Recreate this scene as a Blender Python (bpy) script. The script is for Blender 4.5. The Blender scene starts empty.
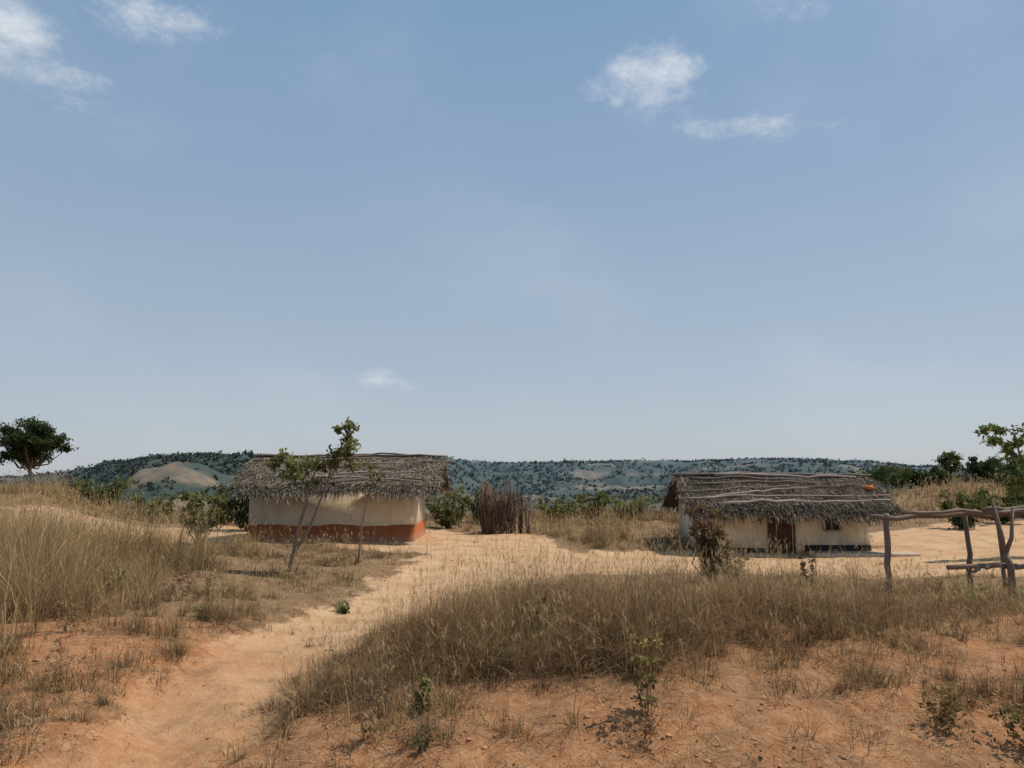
import bpy, math, random
import numpy as np
from mathutils import Vector, Matrix
random.seed(7); rng=np.random.default_rng(11)
scene=bpy.context.scene
# ------------------------------------------------------------ helpers
def sstep(a,b,x):
    t=np.clip((x-a)/(b-a),0,1); return t*t*(3-2*t)
_tab=np.random.default_rng(5).random((256,256))
def vnoise(x,y):
    x=np.asarray(x,float); y=np.asarray(y,float)
    xi=np.floor(x).astype(int); yi=np.floor(y).astype(int)
    fx=x-xi; fy=y-yi; fx=fx*fx*(3-2*fx); fy=fy*fy*(3-2*fy)
    a=_tab[xi%256,yi%256]; b=_tab[(xi+1)%256,yi%256]; c=_tab[xi%256,(yi+1)%256]; d=_tab[(xi+1)%256,(yi+1)%256]
    return (a*(1-fx)+b*fx)*(1-fy)+(c*(1-fx)+d*fx)*fy
def fbm(x,y,o=4,off=0.0):
    s=0;a=.5;n=0
    x=np.asarray(x,float)+off; y=np.asarray(y,float)+off*1.7
    for i in range(o):
        s=s+a*vnoise(x,y); n+=a; a*=.5; x=x*2.03+17.1; y=y*2.03+9.7
    return s/n
def blob(x,y,cx,cy,rx,ry): return np.exp(-((x-cx)/rx)**2-((y-cy)/ry)**2)
# ------------------------------------------------------------ layout of the place
PY=[3,7,9,11.5,16,20,25.7,31,36]
PL=[-4.3,-4.1,-4.6,-4.35,-3.3,-3.3,-2.9,-4.5,-4.5]
PR=[-2.4,-2.5,-2.45,-2.25,-.6,1.6,2.4,1.2,0.5]
def sandmask(x,y):
    wob=(fbm(x*.9,y*.9,3,3.3)-.5)*1.6+(fbm(x*4,y*4,2,8.3)-.5)*.5
    L=np.interp(y,PY,PL)+wob*.8; R=np.interp(y,PY,PR)+wob*1.0
    e=.3+.025*y
    path=sstep(-e,e,x-L)*sstep(-e,e,R-x)*(1-sstep(31,35,y))
    def el(cx,cy,rx,ry):
        d=np.sqrt(((x-cx)/rx)**2+((y-cy)/ry)**2)+wob*.16
        return 1-sstep(.85,1.1,d)
    yard=np.maximum.reduce([el(-12.5,33.5,11,4.6),el(-2.5,30,4.3,4.6),el(13,24.6,12.5,4.2),el(3.5,23.0,4,2.4),el(-8,31.5,8,3.0),el(24,30,10,7)])
    return np.maximum(path,yard)
SKX=np.array([-2500,-900,-100,20,70,105,140,200,260,320,380,445,480,600,680,760,860,910,1000,1100,3000.])
SKH=np.array([4,2,-4,-4,0,8,13,16,15,11,13,15,10,12,12,14,12,6,2,4,8.])
SKR=np.array([3000,3000,2600,2300,1900,1600,1400,1400,1450,1700,2200,2500,2600,2700,2700,2600,2500,2400,2300,2300,2500.])
SA=(SKX-512)/778.
def height(x,y):
    x=np.asarray(x,float); y=np.asarray(y,float)
    r=np.hypot(x,y); a=np.clip(x/np.maximum(y,1.),-3,3)
    z=np.zeros_like(r)
    near=1-sstep(45,90,r)
    z=z+.75*blob(x,y,-10.5,14,4.2,7)+.55*blob(x,y,1.9,11.2,4.0,2.6)+.35*blob(x,y,8.5,10.5,4,2.5)
    z=z+.25*blob(x,y,-5.6,10.6,1.5,1.8)-.35*blob(x,y,10,25.5,8,5)
    z=z-.35*sstep(8.5,6.0,y)*sstep(-30,-20,-np.abs(x))*sstep(-4.5,-2,x)
    sm=sandmask(x,y)*near
    z=z-.14*sm*(1-sstep(18,26,y))
    z=z+near*((fbm(x*.5,y*.5,4,1.1)-.5)*.34*(1-.7*sm)+(fbm(x*3,y*3,3,5.5)-.5)*.14*(1-.55*sm))
    z=z+near*sm*(1-sstep(14,22,y))*(-.07)*np.abs(np.sin(x*2.1+fbm(x*.6,y*.6,3,77.)*6))
    sR=sstep(.42,.57,a); sL=sstep(.45,.62,-a)
    z=z+1.3*sR*sstep(30,70,r)+1.5*sL*sstep(24,50,r)
    re=44+85*sR+35*sL
    z=z-5*sstep(re,re+45,r)-82*sstep(re,re+850,r)
    H=np.interp(a,SA,SKH); R=np.interp(a,SA,SKR); Hz=H/778.*R+2.5
    hill=(Hz+87)*sstep(.38,1.0,r/R)*(1-.5*sstep(1.05,1.8,r/R))
    far=sstep(250,700,r)
    z=z+hill
    rid=1-np.abs(2*fbm(x/330.,y/330.,5,2.2)-1)*2.2
    z=z+far*(rid-.45)*60*(1-.88*sstep(.72,1.,r/R))
    z=z+sstep(60,200,r)*(fbm(x/40.,y/40.,3,6.)-.5)*3
    return z
# ------------------------------------------------------------ mesh builder
class MB:
    def __init__(s): s.v=[];s.f=[];s.c=[];s.m=[];s.n=0
    def add(s,v,f,c,mat=0):
        v=np.asarray(v,float).reshape(-1,3); f=np.asarray(f,int)
        c=np.asarray(c,float)
        if c.ndim==1: c=np.tile(c,(len(v),1))
        s.v.append(v); s.f.append(f+s.n); s.c.append(c); s.m.append(np.full(len(f),mat)); s.n+=len(v)
    def build(s,name,mats,smooth=False,parent=None):
        me=bpy.data.meshes.new(name)
        V=np.concatenate(s.v); C=np.concatenate(s.c)
        loops=np.concatenate([f.ravel() for f in s.f]); cnt=np.concatenate([np.full(len(f),f.shape[1]) for f in s.f])
        st=np.concatenate([[0],np.cumsum(cnt)[:-1]])
        me.vertices.add(len(V)); me.vertices.foreach_set('co',V.astype(np.float32).ravel())
        me.loops.add(len(loops)); me.loops.foreach_set('vertex_index',loops.astype(np.int32))
        me.polygons.add(len(cnt)); me.polygons.foreach_set('loop_start',st.astype(np.int32))
        try: me.polygons.foreach_set('loop_total',cnt.astype(np.int32))
        except Exception: pass
        me.polygons.foreach_set('material_index',np.concatenate(s.m).astype(np.int32))
        if smooth: me.polygons.foreach_set('use_smooth',np.ones(len(cnt),bool))
        at=me.color_attributes.new('Col','FLOAT_COLOR','POINT')
        at.data.foreach_set('color',np.hstack([C,np.ones((len(C),1))]).astype(np.float32).ravel())
        for m in mats: me.materials.append(m)
        me.update(calc_edges=True)
        ob=bpy.data.objects.new(name,me); scene.collection.objects.link(ob)
        if parent: ob.parent=parent
        return ob
def tube(mb,pts,radii,col,seg=7,mat=0,wob=.12):
    pts=np.asarray(pts,float); n=len(pts)
    V=[]
    for i in range(n):
        t=pts[min(i+1,n-1)]-pts[max(i-1,0)]; t=t/(np.linalg.norm(t)+1e-9)
        u=np.cross(t,[0.31,.2,.93] if abs(t[2])<.8 else [1,0.1,0]); u/=np.linalg.norm(u); w=np.cross(t,u)
        for k in range(seg):
            a=2*math.pi*k/seg; rr=radii[i]*(1+wob*(random.random()-.5)*2)
            V.append(pts[i]+rr*(math.cos(a)*u+math.sin(a)*w))
    F=[]
    for i in range(n-1):
        for k in range(seg):
            F.append([i*seg+k,i*seg+(k+1)%seg,(i+1)*seg+(k+1)%seg,(i+1)*seg+k])
    base=len(V); V.append(pts[0]); V.append(pts[-1])
    cc=np.tile(np.asarray(col,float),(len(V),1))*(1+.25*(rng.random((len(V),1))-.5))
    mb.add(V,F,cc,mat)
    off=mb.n-len(V)
    caps=[[base,(k+1)%seg,k] for k in range(seg)]+[[base+1,(n-1)*seg+k,(n-1)*seg+(k+1)%seg] for k in range(seg)]
    mb.f.append(np.array(caps)+off); mb.m.append(np.full(len(caps),mat))
def wobline(p0,p1,n=6,amp=.04):
    p0=np.array(p0,float);p1=np.array(p1,float)
    out=[p0+(p1-p0)*i/(n-1)+(rng.normal(size=3)*amp if 0<i<n-1 else 0) for i in range(n)]
    return out
def blades(mb,P,H,D,lean,W,C0,C1,droop=.3,mat=0):
    n=len(P); ts=np.array([0,.38,.72,1.])
    dx=np.cos(D);dy=np.sin(D)
    sa=D+rng.uniform(.6,2.5,n); sx=np.cos(sa);sy=np.sin(sa)
    V=np.zeros((n,4,2,3)); C=np.zeros((n,4,2,3))
    for i,t in enumerate(ts):
        off=lean*H*(t**1.6); z=H*t*(1-.25*lean*t)-droop*H*lean*t**3
        w=W*(1-t*.85)*.5
        cx=P[:,0]+dx*off; cy=P[:,1]+dy*off; cz=P[:,2]+z
        for j,sg in enumerate((-1,1)):
            V[:,i,j,0]=cx+sg*w*sx; V[:,i,j,1]=cy+sg*w*sy; V[:,i,j,2]=cz
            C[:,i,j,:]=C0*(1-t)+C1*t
    b=np.arange(n)[:,None,None]*8
    q=np.array([[0,1,3,2],[2,3,5,4],[4,5,7,6]])[None]
    mb.add(V.reshape(-1,3),(b+q).reshape(-1,4),C.reshape(-1,3),mat)
def leaves(mb,P,size,C,mat=1,flat=0.0,asp=.5):
    n=len(P); d=rng.normal(size=(n,3)); d[:,2]-=.2; d/=np.linalg.norm(d,axis=1)[:,None]
    m=rng.normal(size=(n,3)); m[:,2]+=flat*3; s=np.cross(d,m); s/=np.linalg.norm(s,axis=1)[:,None]+1e-9
    nn=np.cross(d,s)
    L=(size*rng.uniform(.6,1.3,n))[:,None]
    V=np.stack([P,P+d*L*.5+s*L*asp*.5+nn*L*.08,P+d*L,P+d*L*.5-s*L*asp*.5+nn*L*.08],1)
    f=np.arange(n)[:,None]*4+np.array([0,1,2,3])[None]
    mb.add(V.reshape(-1,3),f,np.repeat(C,4,0),mat)
# ------------------------------------------------------------ materials
def newmat(name):
    m=bpy.data.materials.new(name); m.use_nodes=True; nt=m.node_tree; nt.nodes.clear()
    return m,nt
def N(nt,t,**k):
    n=nt.nodes.new(t)
    for a,b in k.items(): setattr(n,a,b)
    return n
def inp(nt,sock,v):
    if isinstance(v,bpy.types.NodeSocket): nt.links.new(v,sock)
    else: sock.default_value=v
def M(nt,op,a,b=None,c=None,clamp=False):
    n=N(nt,'ShaderNodeMath',operation=op); n.use_clamp=clamp
    inp(nt,n.inputs[0],a)
    if b is not None: inp(nt,n.inputs[1],b)
    if c is not None: inp(nt,n.inputs[2],c)
    return n.outputs[0]
def MIX(nt,f,a,b,mode='MIX'):
    n=N(nt,'ShaderNodeMix',data_type='RGBA',blend_type=mode)
    inp(nt,n.inputs[0],f); inp(nt,n.inputs[6],a if isinstance(a,bpy.types.NodeSocket) else (*a,1)); inp(nt,n.inputs[7],b if isinstance(b,bpy.types.NodeSocket) else (*b,1))
    return n.outputs[2]
def NOISE(nt,vec,scale,detail=5,rough=.6):
    n=N(nt,'ShaderNodeTexNoise'); nt.links.new(vec,n.inputs['Vector']); n.inputs['Scale'].default_value=scale; n.inputs['Detail'].default_value=detail; n.inputs['Roughness'].default_value=rough
    return n.outputs['Fac']
def RNG(nt,v,a,b,c=0.,d=1.,smooth=True):
    n=N(nt,'ShaderNodeMapRange'); n.interpolation_type='SMOOTHSTEP' if smooth else 'LINEAR'
    inp(nt,n.inputs[0],v)
    for i,q in enumerate((a,b,c,d)): n.inputs[i+1].default_value=q
    return n.outputs[0]
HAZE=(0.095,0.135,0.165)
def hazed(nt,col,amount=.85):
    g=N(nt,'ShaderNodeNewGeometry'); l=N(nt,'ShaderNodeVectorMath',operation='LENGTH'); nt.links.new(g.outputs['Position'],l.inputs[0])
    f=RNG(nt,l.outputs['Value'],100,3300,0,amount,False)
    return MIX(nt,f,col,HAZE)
def veg_mat(name,trans=.35,haze=False,gain=1.0):
    m,nt=newmat(name)
    a=N(nt,'ShaderNodeAttribute',attribute_name='Col'); c=a.outputs['Color']
    if haze: c=hazed(nt,c)
    d=N(nt,'ShaderNodeBsdfDiffuse'); nt.links.new(c,d.inputs[0])
    t=N(nt,'ShaderNodeBsdfTranslucent'); nt.links.new(c,t.inputs[0])
    mx=N(nt,'ShaderNodeMixShader'); mx.inputs[0].default_value=trans
    nt.links.new(d.outputs[0],mx.inputs[1]); nt.links.new(t.outputs[0],mx.inputs[2])
    o=N(nt,'ShaderNodeOutputMaterial'); nt.links.new(mx.outputs[0],o.inputs[0]); return m
def rough_mat(name,base=None,scale=8,var=.35,bump=.3,rough=.9,tint=None,bumpdist=.02):
    m,nt=newmat(name)
    p=N(nt,'ShaderNodeBsdfPrincipled'); p.inputs['Roughness'].default_value=rough; p.inputs['Specular IOR Level'].default_value=.15
    tc=N(nt,'ShaderNodeNewGeometry').outputs['Position']
    if base is None:
        c=N(nt,'ShaderNodeAttribute',attribute_name='Col').outputs['Color']
    else:
        r=N(nt,'ShaderNodeRGB'); r.outputs[0].default_value=(*base,1); c=r.outputs[0]
    n1=NOISE(nt,tc,scale); n2=NOISE(nt,tc,scale*.17,4)
    k=M(nt,'ADD',M(nt,'MULTIPLY',M(nt,'SUBTRACT',n1,.5),var*2),1.0)
    hs=N(nt,'ShaderNodeHueSaturation'); nt.links.new(c,hs.inputs['Color']); nt.links.new(k,hs.inputs['Value'])
    c2=hs.outputs[0]
    if tint: c2=MIX(nt,RNG(nt,n2,.45,.7,0,.55),c2,tint)
    nt.links.new(c2,p.inputs['Base Color'])
    b=N(nt,'ShaderNodeBump'); b.inputs['Strength'].default_value=bump; b.inputs['Distance'].default_value=bumpdist; nt.links.new(n1,b.inputs['Height']); nt.links.new(b.outputs[0],p.inputs['Normal'])
    o=N(nt,'ShaderNodeOutputMaterial'); nt.links.new(p.outputs[0],o.inputs[0]); return m
mat_grass=veg_mat('dry_grass_blades',.3)
mat_leaf=veg_mat('leaves',.38)
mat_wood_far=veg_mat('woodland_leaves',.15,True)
mat_bark=rough_mat('bark',None,20,.4,.6)
mat_pole=rough_mat('weathered_pole',None,25,.4,.6)
mat_thatch=veg_mat('thatch_straw',.1)
mat_under=rough_mat('thatch_bed',(.08,.065,.045),14,.5,.6)
mat_stone=rough_mat('gravel_stone',None,30,.3,.5)
def wall_mat(name,base,tint,z0):
    m,nt=newmat(name)
    p=N(nt,'ShaderNodeBsdfPrincipled'); p.inputs['Roughness'].default_value=.93; p.inputs['Specular IOR Level'].default_value=.1
    pos=N(nt,'ShaderNodeNewGeometry').outputs['Position']
    n1=NOISE(nt,pos,2.2,6,.65); n2=NOISE(nt,pos,14,5,.7); 
    mp=N(nt,'ShaderNodeMapping'); mp.inputs['Scale'].default_value=(5,5,.5); nt.links.new(pos,mp.inputs[0]); n3=NOISE(nt,mp.outputs[0],1.6,5,.6)
    c=MIX(nt,RNG(nt,n1,.42,.7,0,.6),base,tint)
    c=MIX(nt,RNG(nt,n3,.5,.72,0,.45),c,tuple(v*.6 for v in tint))
    c=MIX(nt,RNG(nt,n2,.3,.6,.35,0),c,tuple(v*.5 for v in base))
    sx=N(nt,'ShaderNodeSeparateXYZ'); nt.links.new(pos,sx.inputs[0])
    dirt=RNG(nt,M(nt,'ADD',sx.outputs[2],M(nt,'MULTIPLY',n1,-.35)),z0-.1,z0+.25,.7,0)
    c=MIX(nt,dirt,c,(.36,.22,.13))
    nt.links.new(c,p.inputs['Base Color'])
    b=N(nt,'ShaderNodeBump'); b.inputs['Strength'].default_value=.5; b.inputs['Distance'].default_value=.03; nt.links.new(n1,b.inputs['Height']); nt.links.new(b.outputs[0],p.inputs['Normal'])
    o=N(nt,'ShaderNodeOutputMaterial'); nt.links.new(p.outputs[0],o.inputs[0]); return m
# ground
def ground_mat():
    m,nt=newmat('ground_soil')
    p=N(nt,'ShaderNodeBsdfPrincipled'); p.inputs['Roughness'].default_value=.95; p.inputs['Specular IOR Level'].default_value=.1
    g=N(nt,'ShaderNodeNewGeometry'); pos=g.outputs['Position']
    at=N(nt,'ShaderNodeAttribute',attribute_name='Col'); sp=N(nt,'ShaderNodeSeparateColor'); nt.links.new(at.outputs['Color'],sp.inputs[0])
    sand,red,field=sp.outputs
    nA=NOISE(nt,pos,.8,6,.6); nB=NOISE(nt,pos,6,6,.7); nC=NOISE(nt,pos,45,4,.7); nD=NOISE(nt,pos,1.7,5,.65)
    sandc=MIX(nt,RNG(nt,nA,.35,.65),(.54,.355,.205),(.46,.275,.145))
    sandc=MIX(nt,RNG(nt,nB,.5,.75,0,.5),sandc,(.61,.44,.275))
    sandc=MIX(nt,RNG(nt,nC,.55,.75,0,.5),sandc,(.30,.175,.10))
    sandc=MIX(nt,RNG(nt,nD,.5,.68,0,.55),sandc,(.32,.195,.11))
    redc=MIX(nt,RNG(nt,nB,.35,.65),(.39,.165,.07),(.49,.25,.12))
    redc=MIX(nt,RNG(nt,nC,.5,.72,0,.6),redc,(.22,.10,.05))
    redc=MIX(nt,RNG(nt,nD,.5,.68,0,.65),redc,(.25,.12,.06))
    sandc=MIX(nt,M(nt,'MULTIPLY',red,.7),sandc,redc)
    lit=MIX(nt,RNG(nt,nB,.35,.65),(.19,.115,.06),(.31,.20,.11))
    lit=MIX(nt,RNG(nt,nC,.45,.7,0,.7),lit,(.09,.06,.035))
    lit=MIX(nt,M(nt,'MULTIPLY',red,M(nt,'SUBTRACT',1.2,nD),clamp=True),lit,redc)
    f=RNG(nt,M(nt,'ADD',sand,M(nt,'MULTIPLY',M(nt,'SUBTRACT',nB,.5),.9)),.35,.65)
    c=MIX(nt,f,lit,sandc)
    l=N(nt,'ShaderNodeVectorMath',operation='LENGTH'); nt.links.new(pos,l.inputs[0])
    vor=N(nt,'ShaderNodeTexVoronoi'); nt.links.new(pos,vor.inputs['Vector']); vor.inputs['Scale'].default_value=.07
    n2=NOISE(nt,pos,.05,5,.7); n3=NOISE(nt,pos,.008,5,.6)
    woods=MIX(nt,RNG(nt,n2,.35,.65),(.018,.030,.017),(.045,.054,.028))
    woods=MIX(nt,RNG(nt,vor.outputs['Distance'],.2,.9,0,.3),woods,(.065,.062,.036))
    woods=MIX(nt,RNG(nt,n3,.55,.7,0,.45),woods,(.11,.09,.052))
    fld=MIX(nt,RNG(nt,n2,.4,.6),(.28,.19,.11),(.15,.11,.065))
    fc=MIX(nt,field,woods,fld)
    c=MIX(nt,RNG(nt,l.outputs['Value'],70,220),c,fc)
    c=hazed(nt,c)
    nt.links.new(c,p.inputs['Base Color'])
    h=M(nt,'ADD',M(nt,'MULTIPLY',nB,1.),M(nt,'MULTIPLY',nC,.35))
    b=N(nt,'ShaderNodeBump'); b.inputs['Strength'].default_value=.85; b.inputs['Distance'].default_value=.08; nt.links.new(h,b.inputs['Height']); nt.links.new(b.outputs[0],p.inputs['Normal'])
    o=N(nt,'ShaderNodeOutputMaterial'); nt.links.new(p.outputs[0],o.inputs[0]); return m
# ------------------------------------------------------------ ground sheet
nx,ny=860,800
gx=5*np.sinh(np.linspace(-7.6,7.6,nx)); gy=12+6*np.sinh(np.linspace(-6.4,7.9,ny))
X,Y=np.meshgrid(gx,gy); Z=height(X,Y)
def redmask(x,y):
    r=1.*blob(x,y,-5.8,10.2,2.4,1.8)+.85*sstep(8.8,7.2,y)+1.1*blob(x,y,7.5,9.5,4.5,3.4)+.8*blob(x,y,9,14,4,2.5)+.45*sstep(14,8,y)
    return np.clip(r*(.6+fbm(x*.8,y*.8,3,4.)),0,1)
def fieldmask(x,y):
    n=fbm(x/200.,y/80.,3,12.); return sstep(.60,.635,n)*(.5+.5*fbm(x/50.,y/50.,2))
r_=np.hypot(X,Y)
C=np.stack([sandmask(X,Y)*(1-sstep(60,80,r_)),redmask(X,Y),fieldmask(X,Y)],-1)
I=np.arange(nx*ny).reshape(ny,nx)
F=np.stack([I[:-1,:-1],I[:-1,1:],I[1:,1:],I[1:,:-1]],-1).reshape(-1,4)
mb=MB(); mb.add(np.stack([X,Y,Z],-1),F,C.reshape(-1,3)); mb.build('ground',[ground_mat()],True)
# ------------------------------------------------------------ grass
def patches(x,y): return sstep(.42,.57,fbm(x*.75,y*.75,4,21.))
def dens(x,y):
    s=sandmask(x,y); d=(1-s)**2
    d=d*(.14+.86*patches(x,y))
    d=d*(1-.95*blob(x,y,-5.6,10.2,1.9,1.3)) 
    d=d*(1-.90*sstep(8.8,7.7,y+(fbm(x,y,2,2)-.5)*1.6)*sstep(-3.2,-2.2,x)*sstep(9,7,x))
    d=d*(1-.7*blob(x,y,7.8,9.6,3.8,2.6))
    d=d*(1-.4*blob(x,y,-4.5,16,1.8,4))
    d=np.maximum(d,1.0*blob(x,y,.7,10.5,2.7,1.6)*(s<.3)*(.4+.6*patches(x,y)))
    d=np.maximum(d,.75*blob(x,y,5.0,13.,4.2,1.7)*(s<.3)*(.25+.75*patches(x,y)))
    d=np.maximum(d,.6*blob(x,y,-6.5,7.9,1.4,.9)*(s<.3))
    d=np.maximum(d,.035*sstep(.45,.6,fbm(x*1.5,y*1.5,3,93.)))
    return np.clip(d,0,1)
def gheight(x,y):
    h=.20+.16*fbm(x*.4,y*.4,2,9)
    h=h+.95*sstep(-6.6,-9.0,x)*sstep(9.5,12,y)*sstep(30,20,y)
    h=h+.42*blob(x,y,.6,10.8,2.9,2.2)+.14*blob(x,y,6,13.5,4,2.5)
    h=h+.55*blob(x,y,4.2,31,3.2,5)+.4*sstep(34,40,y)
    h=h+.22*sstep(-4.5,-6,x)*sstep(9.6,8.5,y)
    h=h*(.4+1.2*fbm(x*1.3,y*1.3,3,61.))
    return h*(1-.6*sandmask(x,y))
gold=np.array([.54,.375,.185]); brown=np.array([.28,.17,.085]); olive=np.array([.16,.16,.06]); straw=np.array([.62,.49,.30]); rust=np.array([.30,.145,.065]); dead=np.array([.17,.12,.08])
def goldmix(x,y):
    return np.clip(.26+.6*sstep(-5.5,-8,x)*sstep(9,12,y)+.5*blob(x,y,4.2,31,4,6)+.5*sstep(33,38,y)-.22*blob(x,y,1,10.3,4,2)+(fbm(x*.7,y*.7,3,33.)-.5)*1.6,0,1)
def tussocks(mb,n,y0,y1,nb,wid,spread,xlim=.72,bias=1.0,hs=1.0):
    u=rng.random(n)**bias; y=y0+(y1-y0)*u; x=rng.uniform(-1,1,n)*(xlim*y+1.5)
    k=rng.random(n)<dens(x,y); x=x[k]; y=y[k]; m=len(x)
    hb=gheight(x,y)*rng.uniform(.4,1.5,m)*hs; gm=goldmix(x,y); grn=np.clip((fbm(x*.9,y*.9,2,55.)-.5)*2.2,0,1)*rng.random(m)
    grn=np.clip(grn+.6*sstep(-4,-7,x)*sstep(10,8,y)*rng.random(m)+.45*blob(x,y,-6,20,4,7)*rng.random(m),0,1)
    nbs=np.maximum(4,(nb*rng.gamma(1.8,.55,m)).astype(int))
    idx=np.repeat(np.arange(m),nbs); K=len(idx)
    ang=rng.uniform(0,2*np.pi,K); rr=spread*np.sqrt(rng.random(K))*rng.uniform(.35,1.7,m)[idx]
    px=x[idx]+rr*np.cos(ang); py=y[idx]+rr*np.sin(ang)
    P=np.stack([px,py,height(px,py)-.02],1)
    H=hb[idx]*rng.uniform(.3,1.25,K)**1.1
    D=ang+rng.normal(0,.7,K); lean=np.clip(rng.beta(1.5,2.2,K)*1.7,.05,1.6)
    g=np.clip(gm[idx]+rng.normal(0,.25,m)[idx],0,1)[:,None]; q=rng.random((K,1))
    col=brown*(1-g)+gold*g; col=np.where(q>.86,straw,col); col=np.where(q<.18,rust,col)
    dd=(rng.random(m)<.2)[idx][:,None]; col=np.where(dd,dead*.5+col*.5,col)
    gg=np.clip(grn[idx][:,None]*(rng.random((K,1))<.75),0,1); col=col*(1-gg)+olive*gg
    col=col*rng.uniform(.6,1.3,(K,1))*rng.uniform(.65,1.25,m)[idx][:,None]
    blades(mb,P,H,D,lean,wid*rng.uniform(.6,1.5,K),col*.6,col*1.08)  # blade colour darkened at the base: painted shade, plus dead litter tone
    s=rng.random(m)<.3; xs=np.repeat(x[s],3)+rng.normal(0,.08,s.sum()*3); ys=np.repeat(y[s],3)+rng.normal(0,.08,s.sum()*3)
    hh=np.repeat(hb[s],3)*rng.uniform(1.2,2.1,len(xs)); hh=np.minimum(hh,1.5)
    D=rng.uniform(0,6.28,len(xs)); ln=rng.uniform(.03,.4,len(xs)); P=np.stack([xs,ys,height(xs,ys)],1)
    cs=(gold*.75+straw*.25)*rng.uniform(.6,1.1,(len(xs),1))
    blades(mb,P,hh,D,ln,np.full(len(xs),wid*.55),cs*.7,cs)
    t=rng.uniform(.86,1.,(len(xs),6)); 
    for j in range(6):
        tt=t[:,j]; off=ln*hh*tt**1.6; z=hh*tt*(1-.25*ln*tt)-.3*hh*ln*tt**3
        Q=P+np.stack([np.cos(D)*off,np.sin(D)*off,z],1)
        blades(mb,Q,np.full(len(xs),.09)*rng.uniform(.5,1.3,len(xs)),rng.uniform(0,6.28,len(xs)),np.full(len(xs),.6),np.full(len(xs),wid*.9),cs,cs*1.1)
g=MB()
tussocks(g,7600,5.8,17,32,.0065,.10,bias=1.0)
tussocks(g,3000,8.3,14,36,.0065,.13,xlim=.3)
tussocks(g,8500,16,32,17,.011,.16,bias=.9)
tussocks(g,5500,30,48,11,.018,.22)
tussocks(g,6500,40,130,10,.05,.5,xlim=.8,bias=1.3,hs=1.1)
n=1300; xx=rng.uniform(-14.5,-6.0,n); yy=rng.uniform(9.5,19,n); kk=(-xx/yy>.45)&(rng.random(n)<.25+.75*sstep(.4,.54,fbm(xx,yy,3,90.)))
xx=xx[kk];yy=yy[kk]; idx=np.repeat(np.arange(len(xx)),34); K=len(idx)
ang=rng.uniform(0,6.28,K); px=xx[idx]+.15*rng.random(K)*np.cos(ang); py=yy[idx]+.15*rng.random(K)*np.sin(ang)
hh=(rng.uniform(.55,1.4,len(xx))*(.5+.8*sstep(.47,.63,-xx/yy)))[idx]*rng.uniform(.5,1.3,K)
cc=(gold*.8+straw*.2)*rng.uniform(.55,1.2,(K,1))*rng.uniform(.7,1.2,len(xx))[idx][:,None]; cc=np.where(rng.random((K,1))<.28,brown,cc)
blades(g,np.stack([px,py,height(px,py)],1),hh,ang,rng.beta(1.6,3,K)*1.2,.008*rng.uniform(.6,1.4,K),cc*.6,cc*1.1)  # tall grass gets the same base shade painted into its blade colour
# fallen straw and litter
n=60000; y=5.8+20*rng.random(n)**1.3; x=rng.uniform(-.72,.72,n)*(y+1.5); k=rng.random(n)<np.clip((1-sandmask(x,y))*(.3+.7*patches(x,y))+.04,0,1); x=x[k];y=y[k]; K=len(x)
cc=np.where(rng.random((K,1))<.5,straw*.8,brown)*rng.uniform(.5,1.2,(K,1))
blades(g,np.stack([x,y,height(x,y)+.012],1),np.full(K,.06),rng.uniform(0,6.28,K),rng.uniform(2,5,K),np.full(K,.007),cc,cc,droop=-.1)
g.build('dry_grass',[mat_grass])
# ------------------------------------------------------------ gravel
t_=(1+5**.5)/2
IV=np.array([(-1,t_,0),(1,t_,0),(-1,-t_,0),(1,-t_,0),(0,-1,t_),(0,1,t_),(0,-1,-t_),(0,1,-t_),(t_,0,-1),(t_,0,1),(-t_,0,-1),(-t_,0,1)])/1.9
IF=np.array([(0,11,5),(0,5,1),(0,1,7),(0,7,10),(0,10,11),(1,5,9),(5,11,4),(11,10,2),(10,7,6),(7,1,8),(3,9,4),(3,4,2),(3,2,6),(3,6,8),(3,8,9),(4,9,5),(2,4,11),(6,2,10),(8,6,7),(9,8,1)])
n=18000; y=5.8+18*rng.random(n)**1.5; x=rng.uniform(-.72,.72,n)*(y+1.5)
k=rng.random(n)<np.clip(.05+.55*redmask(x,y)*(1-.85*sandmask(x,y)),0,1)*(fbm(x*1.5,y*1.5,3,70)>.47); x=x[k];y=y[k]; K=len(x)
sz=.005+.03*rng.random(K)**8+.007*rng.random(K)
V=IV[None]*sz[:,None,None]*rng.uniform(.6,1.3,(K,12,1))*rng.uniform(.6,1.3,(K,1,3))*np.array([1,1,.6])
V=V+np.stack([x,y,height(x,y)+sz*.15],1)[:,None]
cc=np.array([.42,.21,.10])*rng.uniform(.6,1.2,(K,1))
mb=MB(); mb.add(V.reshape(-1,3),(np.arange(K)[:,None,None]*12+IF[None]).reshape(-1,3),np.repeat(cc,12,0)); mb.build('gravel',[mat_stone])
# ------------------------------------------------------------ trees
def hz(x,y): return float(height(np.array([x]),np.array([y]))[0])
def cluster(mb,c,rad,nt,nl,ls,col,twig=.008,bark=(.16,.12,.09),flat=.2,tw=True,asp=.5):
    c=np.array(c,float); P=[];C=[]
    for i in range(nt):
        d=rng.normal(size=3); d/=np.linalg.norm(d); d[2]=d[2]*.8+.2
        e=c+d*np.array(rad)*rng.uniform(.45,1.1)
        if tw: tube(mb,[c,(c+e)/2+rng.normal(size=3)*.08*np.mean(rad),e],[twig,twig*.7,twig*.3],bark,3,0)
        t=rng.uniform(.25,1.05,nl)[:,None]
        P.append(c+(e-c)*t+rng.normal(size=(nl,3))*.12*np.mean(rad))
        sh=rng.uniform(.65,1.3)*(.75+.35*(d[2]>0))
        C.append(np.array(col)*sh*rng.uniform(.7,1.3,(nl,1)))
    leaves(mb,np.concatenate(P),ls,np.concatenate(C),1,flat,asp)
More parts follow.
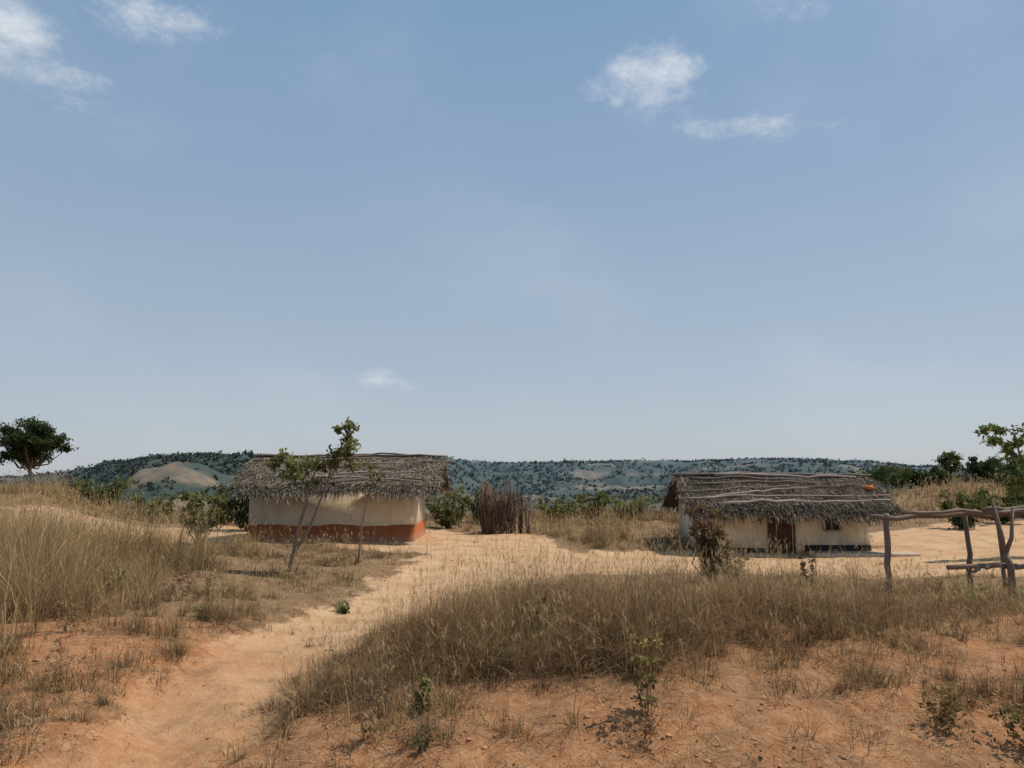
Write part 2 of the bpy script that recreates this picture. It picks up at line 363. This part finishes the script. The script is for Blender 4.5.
def limb(mb,pts,r0,r1,col=(.17,.13,.10),seg=7):
    pts=np.array(pts,float); out=[];
    for i in range(len(pts)-1):
        for j in range(3): out.append(pts[i]+(pts[i+1]-pts[i])*j/3+rng.normal(size=3)*(.25*r0 if j else 0))
    out.append(pts[-1]); n=len(out); tube(mb,out,[r0+(r1-r0)*i/(n-1) for i in range(n)],col,seg,0)
def crown_tree(name,x,y,h,w,th,ncl,ls,col,nt=9,nl=9,flatc=.55,r=None,lean=0,zs=None,cr=.16):
    mb=MB(); z=hz(x,y)-.1 if zs is None else zs; r=r or h*.028
    top=np.array([x+lean,y,z+th]); limb(mb,[(x,y,z),(x+lean*.4+r,y,z+th*.5),top],r,r*.7)
    cz=z+th+(h-th)*.45; hv=(h-th)*.5
    for i in range(ncl):
        d=rng.normal(size=3); d/=np.linalg.norm(d); k=rng.uniform(.3,.8)
        c=np.array([x+lean,y,cz])+d*k*np.array([w/2,w/2,hv])*rng.uniform(.8,1.1)
        mid=(top+c)/2+np.array([0,0,-.08*h]); limb(mb,[top,mid,c],r*.4,r*.08,seg=4)
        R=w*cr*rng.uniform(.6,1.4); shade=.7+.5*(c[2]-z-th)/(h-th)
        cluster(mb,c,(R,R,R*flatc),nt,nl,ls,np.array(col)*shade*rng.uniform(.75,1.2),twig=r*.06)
    return mb.build(name,[mat_bark,mat_leaf])
def shrub(name,x,y,h,w,ns,ls,col,nt=7,nl=8,r=.018,bark=(.14,.10,.075),low=.25,into=None):
    mb=into or MB(); z=hz(x,y)-.03
    for i in range(ns):
        a=rng.uniform(0,6.28); k=math.sqrt(rng.random())
        tip=np.array([x+math.cos(a)*w*.5*k,y+math.sin(a)*w*.5*k,z+h*rng.uniform(.55,1)])
        b=np.array([x+math.cos(a)*.05,y+math.sin(a)*.05,z]); mid=(b+tip)/2+rng.normal(size=3)*.05*h
        limb(mb,[b,mid,tip],r,r*.3,bark,5)
        for t in np.arange(low,1.01,.25):
            c=b+(tip-b)*t; R=w*.16*rng.uniform(.7,1.3)
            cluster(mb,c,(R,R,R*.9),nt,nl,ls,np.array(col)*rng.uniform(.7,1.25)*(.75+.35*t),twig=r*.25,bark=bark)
    if into is None: return mb.build(name,[mat_bark,mat_leaf])
green=(.095,.115,.038); dgreen=(.055,.078,.03); ygreen=(.17,.175,.06); rusty=(.15,.11,.055)
mb=MB(); bk=(.22,.165,.125); zz=hz(-5.5,19.5)
limb(mb,[(-5.5,19.5,zz-.05),(-5.36,19.5,.9),(-5.12,19.5,1.8),(-5.12,19.5,2.2)],.06,.032,bk)
limb(mb,[(-5.12,19.5,2.15),(-5.35,19.5,2.55),(-5.75,19.4,3.0)],.028,.01,bk,5)
limb(mb,[(-5.12,19.5,2.15),(-4.95,19.6,2.6),(-4.8,19.6,2.8)],.028,.01,bk,5)
limb(mb,[(-5.46,19.5,.5),(-5.1,19.6,1.1),(-4.72,19.6,2.1),(-4.45,19.6,2.9),(-4.1,19.6,3.75)],.042,.01,bk)
limb(mb,[(-4.6,19.6,2.4),(-4.35,19.6,2.8),(-4.15,19.5,3.0)],.02,.008,bk,5)
for c,R,k in [((-5.75,19.4,2.95),.36,9),((-5.5,19.5,2.75),.36,9),((-5.15,19.5,2.75),.36,9),((-4.85,19.6,2.75),.33,9),((-5.95,19.4,2.75),.28,6),((-5.3,19.3,2.45),.38,9),((-5.6,19.4,2.5),.3,7),((-5.0,19.5,2.3),.3,6),
              ((-4.4,19.6,3.0),.33,9),((-4.2,19.6,3.35),.34,9),((-4.1,19.6,3.72),.28,9),((-4.15,19.5,3.0),.36,10),((-4.5,19.6,2.7),.33,8),((-4.0,19.5,3.2),.28,7),((-4.0,19.5,2.75),.28,7),((-4.35,19.6,3.6),.25,6)]:
    cluster(mb,c,(R,R,R*.75),k,11,.125,(.20,.20,.08),twig=.006,bark=bk,asp=.6)
mb.build('sapling_tree',[mat_bark,mat_leaf])
mb=MB(); zz=hz(-3.95,21.5)
limb(mb,[(-4.2,21.5,zz),(-4.12,21.5,1.1),(-3.95,21.5,2.0),(-3.8,21.5,2.55)],.03,.01,bk,5)
for c in [(-3.8,21.5,2.55),(-3.95,21.5,2.2),(-3.75,21.5,2.35),(-3.9,21.5,2.75)]: cluster(mb,c,(.27,.27,.2),6,8,.11,(.18,.17,.07),bark=bk)
mb.build('sapling_tree',[mat_bark,mat_leaf])
crown_tree('acacia_tree',-37.2,60,6.1,6.4,2.0,60,.24,(.055,.075,.03),nt=14,nl=16,flatc=.6,r=.2,zs=1.1,cr=.13)
crown_tree('savanna_tree',-42,62,3.6,4,.8,16,.25,(.06,.075,.03),nt=9,nl=10,zs=.9)
shrub('leafy_shrub',-11.1,28,1.8,1.6,13,.14,(.16,.17,.06),nt=7,nl=8,r=.03,low=.5)
shrub('dark_bush',-12.0,35.5,2.3,2.3,18,.15,dgreen,nt=9,nl=10,r=.03)
shrub('dark_bush',-14.3,39,1.8,2.2,10,.16,green)
shrub('dark_bush',-24,46,1.6,3.4,10,.2,green)
shrub('dark_bush',-19.5,43,1.4,2.4,10,.17,ygreen)
shrub('leafy_shrub',-3.0,37,1.9,2.4,14,.14,ygreen)
shrub('leafy_shrub',-1.6,40,1.5,2.0,10,.14,green)
shrub('leafy_shrub',2.5,42,1.2,2.6,10,.15,ygreen)
shrub('leafy_shrub',6.3,43,1.3,2.6,10,.15,ygreen)
shrub('leafy_shrub',4.6,44,1.5,2.2,10,.15,green)
shrub('scrub_bush',4.65,18.4,1.75,1.0,16,.075,(.19,.125,.06),nt=8,nl=10,r=.024)
shrub('scrub_bush',4.9,17.6,.8,.9,8,.07,(.20,.13,.065),nt=5,nl=6,r=.012)
shrub('scrub_bush',6.75,18.0,.95,.5,5,.07,(.14,.13,.06),nt=4,nl=5,r=.015)
shrub('scrub_bush',5.3,21,.9,1.2,9,.08,rusty)
crown_tree('savanna_tree',52,92,6.2,4.6,2.0,18,.35,green,nt=9,nl=10,zs=0)
crown_tree('savanna_tree',57,95,5.4,4.8,1.6,18,.35,dgreen,nt=9,nl=10,zs=0)
for (x,y,h,w) in [(51.5,105,4.2,7),(46,84,3.8,5),(62,100,5.2,6.5),(66,104,6,6.5),(58,84,4.2,5),(44,92,3.4,6),(39,74,2.9,4),(49,76,3.4,5),(54,82,3.8,5),(60,92,5,6),(48,96,4,6)]:
    crown_tree('savanna_tree',x,y,h,w,.6,16,.38,dgreen if rng.random()<.5 else green,nt=9,nl=9,zs=.3)
crown_tree('savanna_tree',23.5,62,3.7,3.2,1.2,12,.25,dgreen,nt=8,nl=9)
crown_tree('savanna_tree',26,63,3.0,3.4,1.,12,.25,green,nt=8,nl=9)
for (x,y) in [(22.5,36),(25.5,39),(19.5,34)]: shrub('leafy_shrub',x,y,1.5,2.2,10,.15,green)
mb=MB(); zz=hz(18.2,26)
limb(mb,[(18.2,26,zz-.1),(18.0,26,1.4),(17.5,26,2.5),(17.0,26,3.2)],.11,.035)
limb(mb,[(17.5,26,2.5),(16.6,26,3.3),(15.8,26,4.0)],.035,.01); limb(mb,[(17.0,26,3.2),(16.9,26,3.9),(16.5,26.2,4.1)],.03,.01)
limb(mb,[(18.0,26,1.8),(17.4,25.8,2.1),(16.5,25.8,2.3)],.03,.01)
for c,R in [((15.8,26,3.95),.35),((16.3,26,3.6),.45),((16.5,26.2,4.05),.4),((17.0,26,3.6),.5),((16.8,26,3.0),.5),((17.2,26,2.5),.55),((16.6,25.8,2.3),.45),((17.4,26,4.0),.5),((18,26,3.4),.8),((17.9,26,2.4),.6),((16.9,26,2.0),.45),((16.7,26,3.3),.4)]:
    cluster(mb,c,(R,R,R*.6),9,12,.17,(.15,.18,.055),bark=bk)
mb.build('savanna_tree',[mat_bark,mat_leaf])
# low leafy weeds
for (x,y,h,w,c) in [(1.35,8.0,.8,.34,(.21,.18,.07)),(-.95,8.4,.35,.3,(.20,.175,.07)),(4.3,8.0,.5,.8,(.24,.175,.075)),(4.9,7.6,.45,.8,(.20,.17,.07)),(9.3,15.2,.55,1.5,(.17,.27,.07)),(10,15,.45,1.2,(.18,.29,.07)),
                    (-3.2,15.3,.22,.5,(.14,.19,.06)),(-4.9,12.6,.2,.4,(.14,.18,.06)),(.35,10.2,.6,.3,(.14,.18,.06)),(2.6,14.2,.5,.5,(.16,.17,.06)),(-6.0,8.0,.3,.5,(.15,.18,.06)),(-7,14,.4,.6,(.15,.17,.06))]:
    shrub('leafy_weed',x,y,h,w,5,.065,c,nt=3,nl=5,r=.006,bark=(.24,.16,.11))
mb=MB()
n=0
while n<80:
    x=rng.uniform(-9,10); y=rng.uniform(7.2,17)
    if abs(x)>.7*y or rng.random()>dens(np.array([x]),np.array([y]))[0]+.14 or sandmask(np.array([x]),np.array([y]))[0]>.2: continue
    n+=1; shrub('',x,y,rng.uniform(.2,.55),rng.uniform(.3,.8),5,.036,[(.30,.175,.09),(.24,.165,.085),(.17,.16,.065)][n%3],nt=4,nl=3,r=.005,bark=(.29,.195,.13),into=mb)
mb.build('dry_brush',[mat_bark,mat_leaf])
# ------------------------------------------------------------ distant woodland
mb=MB()
def mass(n,r0,r1,size,q,ls,bias=1.):
    a=rng.uniform(-.85,.85,n); r=r0+(r1-r0)*rng.random(n)**bias; x=r*np.sin(a); y=r*np.cos(a)
    k=(fieldmask(x,y)<.25)&(fbm(x/120.,y/70.,4,41.)>.38+.14*(rng.random(n)-.5))
    t=x/y; k&=~((r<110)&(t>.40)); k&=~((r<95)&(t<-.42)); x=x[k];y=y[k];K=len(x)
    s=size*rng.uniform(.4,1.3,K); z=height(x,y)
    idx=np.repeat(np.arange(K),q); d=rng.normal(size=(len(idx),3)); d/=np.linalg.norm(d,axis=1)[:,None]; d*=rng.uniform(.6,1.,(len(idx),1))
    P=np.stack([x,y,z+s*.42],1)[idx]+d*np.stack([s*.55,s*.55,s*.42],1)[idx]
    col=np.array([.048,.060,.030])*rng.uniform(.6,1.6,(K,1)); col=np.where(rng.random((K,1))<.15,np.array([.11,.09,.05]),col)
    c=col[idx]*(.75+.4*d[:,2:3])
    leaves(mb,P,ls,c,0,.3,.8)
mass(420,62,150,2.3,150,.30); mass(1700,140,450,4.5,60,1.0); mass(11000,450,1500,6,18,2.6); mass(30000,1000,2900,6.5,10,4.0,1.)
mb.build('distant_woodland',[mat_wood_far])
# ------------------------------------------------------------ huts
def box(mb,x0,x1,y0,y1,z0,z1,col=(1,1,1),mat=0,jit=0.0):
    V=np.array([[x,y,z] for x in (x0,x1) for y in (y0,y1) for z in (z0,z1)],float)
    F=[[0,1,3,2],[4,6,7,5],[0,4,5,1],[2,3,7,6],[0,2,6,4],[1,5,7,3]]
    mb.add(V,F,col,mat)
def slab(mb,x0,x1,ya,za,yb,zb,th,col=(1,1,1),mat=0):
    V=[[x,y,z+dz] for x in (x0,x1) for (y,z) in ((ya,za),(yb,zb)) for dz in (-th,0)]
    mb.add(V,[[0,1,3,2],[4,6,7,5],[0,4,5,1],[2,3,7,6],[0,2,6,4],[1,5,7,3]],col,mat)
def sagf(x): return .035*np.sin(x*.9)+.018*np.sin(x*3.1+1)
def straw_strip(mb,x0,x1,ya,za,yb,zb,n,col,L=.75,fr=True,hang=.35):
    sl=np.array([0,yb-ya,zb-za]); ln=np.linalg.norm(sl); d=sl/ln; nrm=np.cross([1,0,0],d); nrm=nrm if nrm[2]>0 else -nrm
    s=rng.random(n); s=np.floor(s*7)/7+rng.normal(0,.04,n); s=np.clip(s,-.03,.93)
    x=rng.uniform(x0,x1,n); l=L*rng.uniform(.5,1.25,n)
    up=.03+.08*rng.random(n)
    A=np.stack([x,ya+d[1]*s*ln,za+d[2]*s*ln+sagf(x)],1)+nrm*(.01+up*.3)[:,None]
    sk=rng.normal(0,.15,n)
    E=A+d*l[:,None]+nrm*(up)[:,None]+np.stack([sk,0*sk,0*sk],1)
    over=np.clip(s*ln+l-ln,0,None); E[:,2]-=over*.55; E[:,1]-=d[1]*over*.5
    w=rng.uniform(.008,.022,n)[:,None]*np.array([1,0,0])
    V=np.stack([A-w,A+w,E+w*.5,E-w*.5],1)
    clump=.35+1.3*fbm(x*2.2,s*6,3,5.)
    c=np.array(col)*rng.uniform(.4,1.5,(n,1))*clump[:,None]; c=np.where(rng.random((n,1))<.10,np.array([.36,.30,.22]),c)
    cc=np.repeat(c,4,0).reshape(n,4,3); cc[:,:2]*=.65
    mb.add(V.reshape(-1,3),np.arange(n)[:,None]*4+np.array([0,1,2,3])[None],cc.reshape(-1,3),0)
    m=int((x1-x0)*190); x=rng.uniform(x0,x1,m); back=rng.uniform(0,.35,m)
    A=np.stack([x,yb-d[1]*back,zb-d[2]*back],1)+nrm*.02; A[:,2]+=sagf(x)
    hl=hang*(.1+1.5*fbm(x*1.9,x*0+3.,4,7.))*rng.uniform(.4,1.25,m)
    E=A+np.stack([rng.normal(0,.07,m),d[1]*(back+.12*rng.random(m)),-hl+d[2]*back],1)
    w=rng.uniform(.006,.016,m)[:,None]*np.array([1,0,0])
    V=np.stack([A-w,A+w,E+w*.4,E-w*.4],1); c=np.array(col)*rng.uniform(.6,1.9,(m,1))
    mb.add(V.reshape(-1,3),np.arange(m)[:,None]*4+np.array([0,1,2,3])[None],np.repeat(c,4,0),0)
def hut(name,x0,x1,y0,y1,zg,ze,zr,rx0,rx1,ov,wallm,openings,thcol,hang=.32,npoles=7,seed=0):
    em=bpy.data.objects.new(name,None); scene.collection.objects.link(em)
    ym=(y0+y1)/2; th=.22; slope=(zr-ze)/(ym-(y0-ov)); zw=ze+slope*ov-.10
    mb=MB(); zb=zg-.3
    xs=x0
    for (a,b,c,d) in sorted(openings):
        box(mb,xs,a,y0,y0+th,zb,zw)
        if c>zg+.05: box(mb,a,b,y0,y0+th,zb,c)
        if d<zw-.02: box(mb,a,b,y0,y0+th,d,zw)
        xs=b
    box(mb,xs,x1,y0,y0+th,zb,zw)
    box(mb,x0,x1,y1-th,y1,zb,zw); box(mb,x0,x0+th,y0+th,y1-th,zb,zw); box(mb,x1-th,x1,y0+th,y1-th,zb,zw)
    for xa in (x0,x1-th):
        V=[[xa+dx,y,z] for dx in (0,th) for (y,z) in ((y0,zw),(y1,zw),(ym,zr-.12))]
        mb.add(V,[[0,1,2],[3,5,4]],(1,1,1)); off=mb.n-6
        mb.f.append(np.array([[0,3,4,1],[1,4,5,2],[2,5,3,0]])+off); mb.m.append(np.zeros(3))
    mb.build('walls',[wallm],parent=em); 
    mb=MB(); slab(mb,rx0+.05,rx1-.05,y0-ov,ze,ym,zr,.09); slab(mb,rx0+.05,rx1-.05,y1+ov,ze,ym+.004,zr,.09); mb.build('roof_bed',[mat_under],parent=em)
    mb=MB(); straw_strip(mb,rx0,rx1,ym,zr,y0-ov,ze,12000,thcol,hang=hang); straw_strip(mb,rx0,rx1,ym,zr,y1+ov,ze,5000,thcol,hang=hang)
    for xe,sg in ((rx0,-1),(rx1,1)):
        m=900; t=rng.random(m)*2-1; yy=ym+t*(ym-y0+ov); z=zr-(zr-ze)*np.abs(t)+.03
        A=np.stack([np.full(m,xe)-sg*.2,yy,z],1); E=A+np.stack([sg*rng.uniform(.1,.45,m),np.sign(t)*rng.uniform(0,.3,m),-rng.uniform(.02,.34,m)],1)
        wv=rng.uniform(.006,.014,m)[:,None]*np.array([0,1,0]); V=np.stack([A-wv,A+wv,E+wv*.4,E-wv*.4],1)
        c=np.array(thcol)*rng.uniform(.5,1.5,(m,1)); mb.add(V.reshape(-1,3),np.arange(m)[:,None]*4+np.array([0,1,2,3])[None],np.repeat(c,4,0),0)
    mb.build('thatch',[mat_thatch],parent=em)
    mb=MB()
    for i in range(npoles):
        t=(i+.15+.5*rng.random())/npoles*.97
        for side in ((0,1) if i<3 else (0,)):
            tl=rng.normal(0,.10); 
            L0=rx0+rng.uniform(-.25,1.8); L1=rx1+rng.uniform(-2.2,.4)
            if rng.random()<.35: L0=rx0+(rx1-rx0)*rng.uniform(.2,.5)
            def yz(tt):
                tt=min(max(tt,.02),.97); sg=1 if side else -1
                return ym+sg*(ym-y0+ov)*tt, zr-(zr-ze)*tt+.13
            ya,za=yz(t-tl); yb_,zb_=yz(t+tl)
            p=wobline((L0,ya,za),(L1,yb_,zb_),13,.022); p=np.array(p); p[:,2]+=sagf(p[:,0])
            tube(mb,p,np.linspace(.055,.03,13)*rng.uniform(.7,1.25),np.array([.25,.20,.165])*rng.uniform(.45,1.6),6)
    for k in (-1,1):
        p=np.array(wobline((rx0-.1*k,ym+.07*k,zr+.1),(rx1+.15*k,ym+.09*k,zr+.11),13,.03)); p[:,2]+=sagf(p[:,0])
        tube(mb,p,np.linspace(.05,.03,13),(.2,.16,.13),6)
    mb.build('roof_poles',[mat_pole],parent=em)
    return em
wl=wall_mat('cream_limewash',(.72,.60,.42),(.60,.48,.32),-.6)
e=hut('thatched_mud_hut',-9.95,-3.72,29.6,33.4,0,2.0,3.18,-10.4,-2.75,.9,wl,[],(.20,.165,.125),seed=1)
def band(parent,x0,x1,y0,y1,z0,z1,mat,name,pr=.035,wave=.03):
    mb=MB()
    loop=[(x0-pr,y0-pr),(x1+pr,y0-pr),(x1+pr,y1+pr),(x0-pr,y1+pr)]
    P=[]
    for i in range(4):
        a=np.array(loop[i]);b=np.array(loop[(i+1)%4]); n=int(np.linalg.norm(b-a)/.15)
        for j in range(n): P.append(a+(b-a)*j/n)
    n=len(P); V=[]
    for i,p in enumerate(P):
        zt=z1+wave*math.sin(i*.35)+wave*random.uniform(-.6,.6); c=np.array([(x0+x1)/2,(y0+y1)/2]); q=p+(np.sign(c-p))*(pr+.02)
        V+= [[p[0],p[1],z0],[p[0],p[1],zt-.02],[q[0],q[1],zt]]
    F=[]
    for i in range(n):
        j=(i+1)%n; F+=[[i*3,j*3,j*3+1,i*3+1],[i*3+1,j*3+1,j*3+2,i*3+2]]
    mb.add(V,F,(1,1,1)); mb.build(name,[mat],parent=parent)
band(e,-9.95,-3.72,29.6,33.4,-.3,.62,wall_mat('red_clay_paint',(.39,.125,.045),(.30,.095,.038),-.05),'clay_band')
wr=wall_mat('cream_limewash_worn',(.72,.62,.44),(.55,.44,.29),-.5)
ZG=-.3
e2=hut('thatched_mud_hut',6.6,12.75,28.0,31.0,ZG,1.32,2.42,6.15,13.5,.75,wr,[(9.2,10.02,ZG,1.25),(11.15,11.72,.56,1.02)],(.125,.102,.08),hang=.17,seed=2)
dk=rough_mat('black_mud_plinth',(.035,.03,.028),10,.4,.4)
mb=MB(); box(mb,10.35,12.76,27.93,27.997,-.4,.02); box(mb,6.62,9.0,27.95,27.997,-.4,-.08); mb.build('plinth_band',[dk],parent=e2)
wd=rough_mat('door_planks',(.10,.055,.035),30,.5,.4)
mb=MB()
for i in range(5): box(mb,9.22+i*.158,9.22+i*.158+.15,28.08+.006*(i%2),28.12,-.32,1.22)
box(mb,9.24,9.98,28.055,28.078,.15,.25);box(mb,9.24,9.98,28.055,28.078,.8,.9); mb.build('door',[wd],parent=e2)
mb=MB(); box(mb,9.13,9.197,27.965,28.05,-.32,1.26); box(mb,10.023,10.09,27.965,28.05,-.32,1.26); mb.build('door_frame',[wd],parent=e2)
mb=MB(); box(mb,11.15,11.72,28.1,28.13,.56,1.02); mb.build('window_shutter',[rough_mat('window_dark',(.05,.045,.045),10)],parent=e2)
mb=MB(); box(mb,11.10,11.148,27.97,28.06,.52,1.06); box(mb,11.722,11.77,27.97,28.06,.52,1.06); box(mb,11.15,11.72,27.97,28.06,.50,.558); box(mb,11.41,11.45,28.03,28.098,.56,1.02); mb.build('window_frame',[rough_mat('window_frame_wood',(.30,.25,.20),20)],parent=e2)
mb=MB(); box(mb,10.4,14.0,26.9,27.92,-.6,-.17); box(mb,6.4,9.0,27.2,27.94,-.6,-.22)
pl=mb.build('earth_step',[rough_mat('earth_step',(.40,.31,.22),6,.3,.4)],parent=e2)
bv=pl.modifiers.new('b','BEVEL'); bv.width=.06; bv.segments=3
mb=MB(); nu,nv=24,10; V=[];F=[]
for j in range(nv+1):
    ph=math.pi*j/nv
    for i in range(nu):
        th=2*math.pi*i/nu; rr=.17*(1+.07*abs(math.cos(4*th)))*math.sin(ph)**.8 if 0<j<nv else .01
        V.append([13.0+rr*math.cos(th),28.45+rr*math.sin(th),2.03+.12*math.cos(ph)*(1-.25*(j<2))])
for j in range(nv):
    for i in range(nu): F.append([j*nu+i,(j+1)*nu+i,(j+1)*nu+(i+1)%nu,j*nu+(i+1)%nu])
mb.add(V,F,(.45,.15,.05)); tube(mb,[(13.0,28.45,2.13),(13.01,28.45,2.17),(13.04,28.44,2.20)],[.02,.016,.014],(.12,.13,.05),6)
mb.build('orange_pumpkin',[mat_stone],True)
# ------------------------------------------------------------ stick enclosure
mb=MB()
def sticks(xa,ya,xb,yb,n,h,r=.022,ln=.09,z1=1.0):
    for i in range(n):
        t=rng.random(); x=xa+(xb-xa)*t+rng.normal(0,.04); y=ya+(yb-ya)*t+rng.normal(0,.07); z=hz(x,y)
        hh=h*rng.uniform(.6,1.12)*(1+.14*math.sin(t*7+1)); k=rng.normal(0,ln,2)
        tube(mb,wobline((x,y,z-.1),(x+k[0],y+k[1],z+hh),5,.035),np.linspace(r,r*.35,5)*rng.uniform(.4,1.5),np.array([.15,.10,.07])*rng.uniform(.35,1.6),4)
sticks(-1.2,33.6,-.15,33.5,240,1.85,.019,.15); sticks(-1.2,33.6,-1.1,34.8,90,1.95,.02,.14); sticks(-.15,33.6,0,34.4,50,1.7); sticks(.3,33.7,.42,34.0,14,1.8,.035,.06);sticks(.62,33.7,.72,34.0,9,1.7,.035,.08); sticks(-1.1,34.8,.2,34.8,60,1.6)
tube(mb,wobline((-1.3,33.42,1.05),(.85,33.5,1.15),8,.03),[.022]*8,(.15,.10,.07),5)
mb.build('stick_enclosure',[mat_pole])
# ------------------------------------------------------------ log fence
mb=MB(); gc=(.20,.15,.115)
def post(x,y,zt,r,dx=0): 
    z=hz(x,y)-.15; tube(mb,wobline((x,y,z),(x+dx,y,zt),8,.025),np.linspace(r,r*.8,8),np.array(gc)*rng.uniform(.7,1.1),8,0,.15)
post(7.62,16,1.72,.065,.03); post(9.42,16.2,1.7,.055,-.05); post(10.5,16,1.75,.06,.06); post(12.3,16.2,1.8,.06,0); post(11.2,18,1.7,.05)
zf=hz(9.9,15.7)-.1; tube(mb,wobline((10.0,15.7,zf),(9.82,15.7,.95),6,.03),np.linspace(.085,.06,6),gc,8); tube(mb,[(9.82,15.7,.92),(9.78,15.7,1.3),(9.66,15.7,1.95)],[.055,.045,.03],gc,7); tube(mb,[(9.82,15.7,.9),(9.98,15.7,1.25),(10.05,15.7,1.85)],[.05,.04,.028],gc,7)
def rail(a,b,r0,r1,amp=.04,k=1.): tube(mb,wobline(a,b,12,amp),np.linspace(r0,r1,12),np.array(gc)*k,7,0,.18)
rail((7.35,16.0,1.66),(12.6,16.1,1.72),.05,.06); rail((7.9,15.9,1.75),(12.4,15.9,1.86),.035,.05,.03,1.1); rail((9.5,15.8,1.8),(12.6,16.5,2.02),.04,.05,.03,.9)
rail((8.75,15.85,.66),(12.5,15.9,.74),.05,.055,.03,1.1); rail((9.3,16.3,1.7),(11.4,18.2,1.65),.035,.03); rail((9.2,15.75,.58),(10.3,15.8,.72),.035,.03)
mb.build('log_fence',[mat_pole])
# ------------------------------------------------------------ light, sky
EL,AZ=math.radians(60),math.radians(75)
sv=Vector((math.sin(AZ)*math.cos(EL),math.cos(AZ)*math.cos(EL),math.sin(EL)))
sd=bpy.data.lights.new('sun','SUN'); sd.energy=4.6; sd.angle=math.radians(.5); sd.color=(1,.93,.83)
so=bpy.data.objects.new('sun',sd); so.rotation_euler=sv.to_track_quat('Z','Y').to_euler(); scene.collection.objects.link(so)
w=bpy.data.worlds.new('World'); scene.world=w; w.use_nodes=True; nt=w.node_tree; nt.nodes.clear()
sky=N(nt,'ShaderNodeTexSky'); sky.sky_type='NISHITA'; sky.sun_disc=False; sky.sun_elevation=EL; sky.sun_rotation=AZ
sky.altitude=900; sky.air_density=1.0; sky.dust_density=2.5; sky.ozone_density=1.2
tc=N(nt,'ShaderNodeTexCoord'); sx=N(nt,'ShaderNodeSeparateXYZ'); nt.links.new(tc.outputs['Generated'],sx.inputs[0])
hzf=RNG(nt,sx.outputs[2],0.0,.62,0,1,False); hzf=M(nt,'POWER',hzf,.75)
grad=MIX(nt,hzf,(4.3,4.6,4.95),(1.6,2.85,4.5))
skyb=MIX(nt,.8,sky.outputs[0],grad)
yy=M(nt,'MAXIMUM',sx.outputs[1],.05); U=M(nt,'DIVIDE',sx.outputs[0],yy); V_=M(nt,'DIVIDE',sx.outputs[2],yy)
mp=N(nt,'ShaderNodeMapping'); mp.inputs['Scale'].default_value=(1,1,1.7); nt.links.new(tc.outputs['Generated'],mp.inputs[0])
n1=NOISE(nt,mp.outputs[0],7,10,.72); n2=NOISE(nt,mp.outputs[0],3.2,5,.55)
acc=None
for (cu,cv,ru,rv,st,rot) in [(-.68,.60,.08,.05,1.,-.5),(-.61,.54,.08,.035,1.,-.35),(-.50,.628,.10,.045,1.15,-.25),(.20,.545,.08,.045,.9,.3),(.235,.515,.05,.03,.7,-.4),(.31,.472,.07,.022,.85,0),(.38,.474,.08,.014,.7,0),(-.182,.1227,.04,.014,.95,-.15),(-.13,.115,.026,.010,.85,-.1),(.42,.66,.25,.04,.5,.1),(.55,.56,.12,.02,.4,.2)]:
    du=M(nt,'SUBTRACT',U,cu); dv=M(nt,'SUBTRACT',V_,cv); c_,s_=math.cos(rot),math.sin(rot)
    a=M(nt,'DIVIDE',M(nt,'ADD',M(nt,'MULTIPLY',du,c_),M(nt,'MULTIPLY',dv,s_)),ru)
    b=M(nt,'DIVIDE',M(nt,'SUBTRACT',M(nt,'MULTIPLY',dv,c_),M(nt,'MULTIPLY',du,s_)),rv)
    d2=M(nt,'ADD',M(nt,'MULTIPLY',a,a),M(nt,'MULTIPLY',b,b)); e_=M(nt,'MULTIPLY',M(nt,'EXPONENT',M(nt,'MULTIPLY',d2,-.6)),st)
    acc=e_ if acc is None else M(nt,'MAXIMUM',acc,e_)
cl=M(nt,'ADD',acc,M(nt,'MULTIPLY',M(nt,'SUBTRACT',n1,.5),4.0))
cl=M(nt,'MULTIPLY',RNG(nt,cl,.35,1.85),RNG(nt,acc,.05,.5)); cl=M(nt,'MULTIPLY',cl,M(nt,'GREATER_THAN',sx.outputs[1],.05)); cl=M(nt,'MULTIPLY',cl,.92)
veil=RNG(nt,n2,.45,.8,0,.14)
skyc=MIX(nt,M(nt,'ADD',cl,veil,clamp=True),skyb,(6.3,6.6,6.9))
bg=N(nt,'ShaderNodeBackground'); bg.inputs[1].default_value=.12; nt.links.new(skyc,bg.inputs[0])
o=N(nt,'ShaderNodeOutputWorld'); nt.links.new(bg.outputs[0],o.inputs[0])
# ------------------------------------------------------------ camera
cam=bpy.data.cameras.new('camera'); cam.sensor_width=36; cam.lens=773/1024*36; cam.clip_end=30000; cam.clip_start=.1
co=bpy.data.objects.new('camera',cam); co.location=(0,0,2.5); co.rotation_euler=(math.radians(90+6.71),0,0); scene.collection.objects.link(co); scene.camera=co
scene.view_settings.view_transform='Standard'; scene.view_settings.look='None'; scene.view_settings.exposure=0
